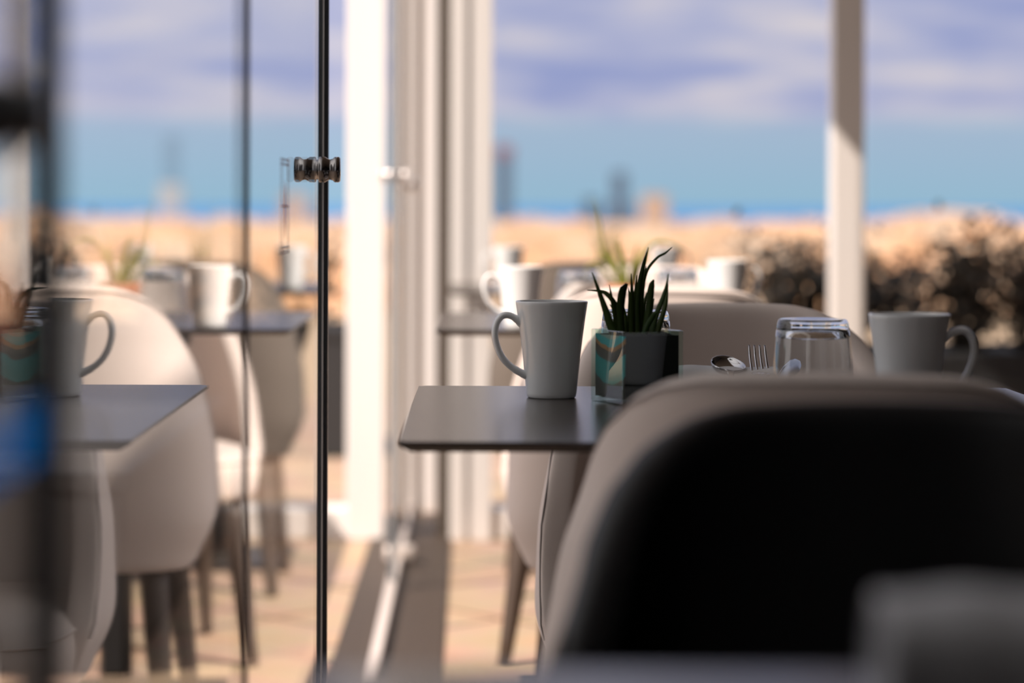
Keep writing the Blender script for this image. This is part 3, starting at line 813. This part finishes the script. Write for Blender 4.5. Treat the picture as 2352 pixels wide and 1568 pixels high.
planter((-2.9, 9.3, 0), (-.46, 9.9, .50), 'dark planter box beyond the curb on the left')
planter((.9, 7.9, 0), (2.3, 8.5, .50), 'dark planter box beyond the curb, behind the right post')
planter((2.35, 7.6, 0), (3.9, 8.4, .58), 'dark planter box beyond the curb at the far right')

M['shrub'] = leaf_material('dark_shrub_leaf', (.010, .014, .008), (.030, .030, .015), .2)
M['dry_shrub'] = leaf_material('dry_shrub_leaf', (.030, .026, .020), (.100, .075, .055), .2)
M['twig'] = mat('twig_bark', (.05, .036, .026), .8)
def shrub(seed, kind, r, h, name, label):
    rnd = random.Random(seed)
    t = thing(name, label, 'shrub')
    bm = bmesh.new(); tips = []
    for k in range(16):
        a = rnd.uniform(0, 6.28); q = r*rnd.uniform(.1, .9)
        b = Vector((.03*math.cos(a), .03*math.sin(a), -.02)); e_ = Vector((q*math.cos(a), q*math.sin(a)*.7, h*rnd.uniform(.6, 1.0)))
        mid = b.lerp(e_, .5)+Vector((rnd.uniform(-.04, .04), rnd.uniform(-.04, .04), .03))
        pts = catmull([b, mid, e_], 5); tube(bm, pts, [.006*(1-.75*i/(len(pts)-1)) for i in range(len(pts))], 5)
        tips.append(pts)
    obj('stems', bm, M['twig'], t)
    bm = bmesh.new()
    n = 800 if kind == 'shrub' else 900
    for k in range(n):
        pts = rnd.choice(tips); p = pts[int(len(pts)*rnd.uniform(.25, .999))]+Vector((rnd.gauss(0, .05), rnd.gauss(0, .05), rnd.gauss(0, .05)))
        p.z = max(p.z, .005)
        d_ = Vector((rnd.gauss(0, 1), rnd.gauss(0, 1), rnd.gauss(.5, 1))).normalized(); s = rnd.uniform(.022, .045)
        u = d_.orthogonal().normalized()*s*.42
        v4 = [bm.verts.new(p), bm.verts.new(p+d_*s*.5+u), bm.verts.new(p+d_*s), bm.verts.new(p+d_*s*.5-u)]
        bm.faces.new(v4)
    obj('foliage', bm, M[kind], t, recalc=False)
    return t
sg = 'low shrubs in the dark planters beyond the curb'
s0 = shrub(3, 'shrub', .22, .27, 'leafy_shrub', 'dark leafy shrub in the left planter beyond the curb')
s0['group'] = sg
s0.location = (-.75, 9.6, .49)
for k in range(1, 5):
    dup(s0, (-.75-.46*k, 9.6+random.uniform(-.05, .05), .49), random.uniform(0, 6), None, None, (1, 1, random.uniform(.85, 1.1)))
s1 = shrub(11, 'dry_shrub', .26, .36, 'dry_shrub', 'brownish dry shrub in the planters behind the right post')
s1['group'] = 'dry shrubs in the right planters'
s1.location = (1.08, 8.2, .485)
for k, (x, y, z, sc_) in enumerate([(1.45, 8.22, .485, .9), (1.85, 8.15, .485, 1.0), (2.12, 8.25, .485, 1.05), (2.55, 8.05, .565, 1.15), (2.95, 8.0, .565, 1.2), (3.35, 8.0, .565, 1.25), (1.28, 8.2, .485, .95), (1.66, 8.22, .485, 1.05), (2.74, 8.1, .565, 1.1)]):
    dup(s1, (x, y, z), random.uniform(0, 6), None, None, (1, 1, sc_))

# ------------------------------------------------------------------ land, sea and the city
M['land'] = noise_bump(mat('dusty_land', (.40, .30, .21), .95, spec=.1), .004, 0, 1, .25)
bm = bmesh.new(); rows = []
for y, z in ((11.9, -.3), (30, -9), (200, -40), (800, -56), (8300, -60), (8400, -63)):
    rows.append([bm.verts.new((x, y, z)) for x in (-5200, 5200)])
for a, b in zip(rows, rows[1:]): bm.faces.new((a[0], a[1], b[1], b[0]))
tag(obj('ground', bm, M['land'], smooth=False), 'sunlit coastal plain falling from the terrace to the sea', None, None, 'structure')
M['sea'] = mat('blue_sea', srgb(72, 116, 160), .8, spec=.02)
bm = bmesh.new(); bm.faces.new([bm.verts.new(p) for p in ((-40000, 8350, -61), (40000, 8350, -61), (40000, 70000, -61), (-40000, 70000, -61))])
tag(obj('sea', bm, M['sea'], smooth=False), 'dark blue strip of sea on the horizon', None, None, 'structure')

def city_material():
    m = mat('city_facades', (.7, .5, .3), .9, spec=.1)
    t = m.node_tree; b = t.nodes['Principled BSDF']; A = t.nodes.new; K = t.links.new
    g = A('ShaderNodeNewGeometry'); r = A('ShaderNodeValToRGB'); e = r.color_ramp.elements
    e[0].position = 0; e[0].color = (.66, .45, .28, 1); e[1].position = 1; e[1].color = (.38, .28, .21, 1)
    for p, c in ((.2, (.68, .42, .25, 1)), (.4, (.68, .55, .43, 1)), (.6, (.68, .41, .25, 1)), (.75, (.70, .60, .50, 1)), (.9, (.48, .36, .26, 1))):
        q = e.new(p); q.color = c
    K(g.outputs['Random Per Island'], r.inputs[0])
    # rows of dark windows
    c = A('ShaderNodeTexCoord'); mp = A('ShaderNodeMapping'); mp.inputs['Rotation'].default_value = (math.radians(90), 0, 0)
    br = A('ShaderNodeTexBrick'); br.offset = 0; br.inputs['Scale'].default_value = 1; br.inputs['Brick Width'].default_value = 3.2; br.inputs['Row Height'].default_value = 3.4; br.inputs['Mortar Size'].default_value = .95
    br.inputs['Color1'].default_value = (.45, .42, .40, 1); br.inputs['Color2'].default_value = (.55, .5, .46, 1); br.inputs['Mortar'].default_value = (1, 1, 1, 1)
    K(c.outputs['Object'], mp.inputs[0]); K(mp.outputs[0], br.inputs['Vector'])
    mx = A('ShaderNodeMix'); mx.data_type = 'RGBA'; mx.blend_type = 'MULTIPLY'; mx.inputs['Factor'].default_value = 1
    K(r.outputs[0], mx.inputs[6]); K(br.outputs['Color'], mx.inputs[7]); K(mx.outputs[2], b.inputs['Base Color'])
    return m
M['city'] = city_material()
bm = bmesh.new(); rnd = random.Random(21)
for k in range(5200):
    d_ = math.exp(rnd.uniform(math.log(1300), math.log(7400)))
    u = rnd.uniform(-.36, .36); x = u*d_
    a, b = rnd.uniform(12, 30)*(1+d_/9000), rnd.uniform(12, 26)*(1+d_/9000)
    h = rnd.uniform(8, 19)
    if rnd.random() < .06: h *= 1.7
    if .155 < u and 2600 < d_ < 5200: h += 34*math.exp(-((u-.195)/.035)**2)*rnd.uniform(.5, 1)
    if -.22 < u < -.12 and 3500 < d_ < 6000: h += 14*rnd.random()
    if any(abs(x-tx) < 75 and abs(d_-ty) < 110 for tx, ty in ((75, 6200), (383, 6400), (311, 6500), (387, 5200), (-702, 5600))): continue
    box(bm, (x-a/2, d_-b/2, -64), (x+a/2, d_+b/2, -59+h))
tag(obj('city_buildings', bm, M['city'], smooth=False), 'blurred mass of sunlit orange and cream city houses towards the sea', 'buildings', None, 'stuff')

# towers that rise above the horizon
def tower(px0, px1, d_, ytop, m, label, cap=None, base=None):
    x0, x1 = (px0-VX)/F*d_, (px1-VX)/F*d_; w_ = x1-x0; zt = CAMH+(VY-ytop)/F*d_
    t = thing('tower', label, 'tower', ((x0+x1)/2, d_, -60))
    h = zt+60
    bm = bmesh.new(); box(bm, (-w_/2, -w_/2, 0), (w_/2, w_/2, h*.97), w_*.05)
    for k in range(14): box(bm, (-w_/2-.6, -w_/2-.6, h*(.06+.064*k)), (w_/2+.6, w_/2+.6, h*(.06+.064*k)+1.2))
    obj('shaft', bm, m, t, smooth=False)
    ch = h*.14 if cap else h*.03
    bm = bmesh.new(); box(bm, (-w_*.53, -w_*.53, h-ch), (w_*.53, w_*.53, h), w_*.04); box(bm, (-w_*.2, -w_*.2, h), (w_*.2, w_*.2, h*1.02))
    obj('crown', bm, cap or m, t, smooth=False)
    if base:
        bh = CAMH+(VY-base[1])/F*d_+60
        obj('lower_block', boxbm((-w_*.5*base[0], -w_*.9, 0), (w_*.5*base[0], w_*.9, bh), w_*.05), base[2], t, smooth=False)
    return t
M['tower_blue'] = mat('blue_grey_glass_tower', (.085, .13, .20), .5, spec=.2)
M['tower_red'] = mat('dusky_red_cladding', (.17, .085, .115), .7)
M['tower_tan'] = mat('tan_stone', (.55, .38, .24), .9)
M['tower_orange'] = mat('orange_brick', (.42, .31, .25), .9)
tower(1138, 1176, 6200, 335, M['tower_blue'], 'tall dark blue tower with a dusky red crown beside the white corner posts', M['tower_red'])
tower(1405, 1440, 6400, 394, M['tower_blue'], 'dark blue tower above the plant leaves', None, (2.1, 468, M['tower_blue']))
tower(1340, 1372, 6500, 455, M['tower_blue'], 'low blue block left of the tower above the plant leaves')
tower(1474, 1532, 5200, 446, M['tower_orange'], 'broad orange brick block right of the tower above the plant leaves')
tower(376, 412, 5600, 315, M['tower_blue'], 'dusky tower with a tan stone base seen through the glass on the left', None, (1.5, 425, M['tower_tan']))
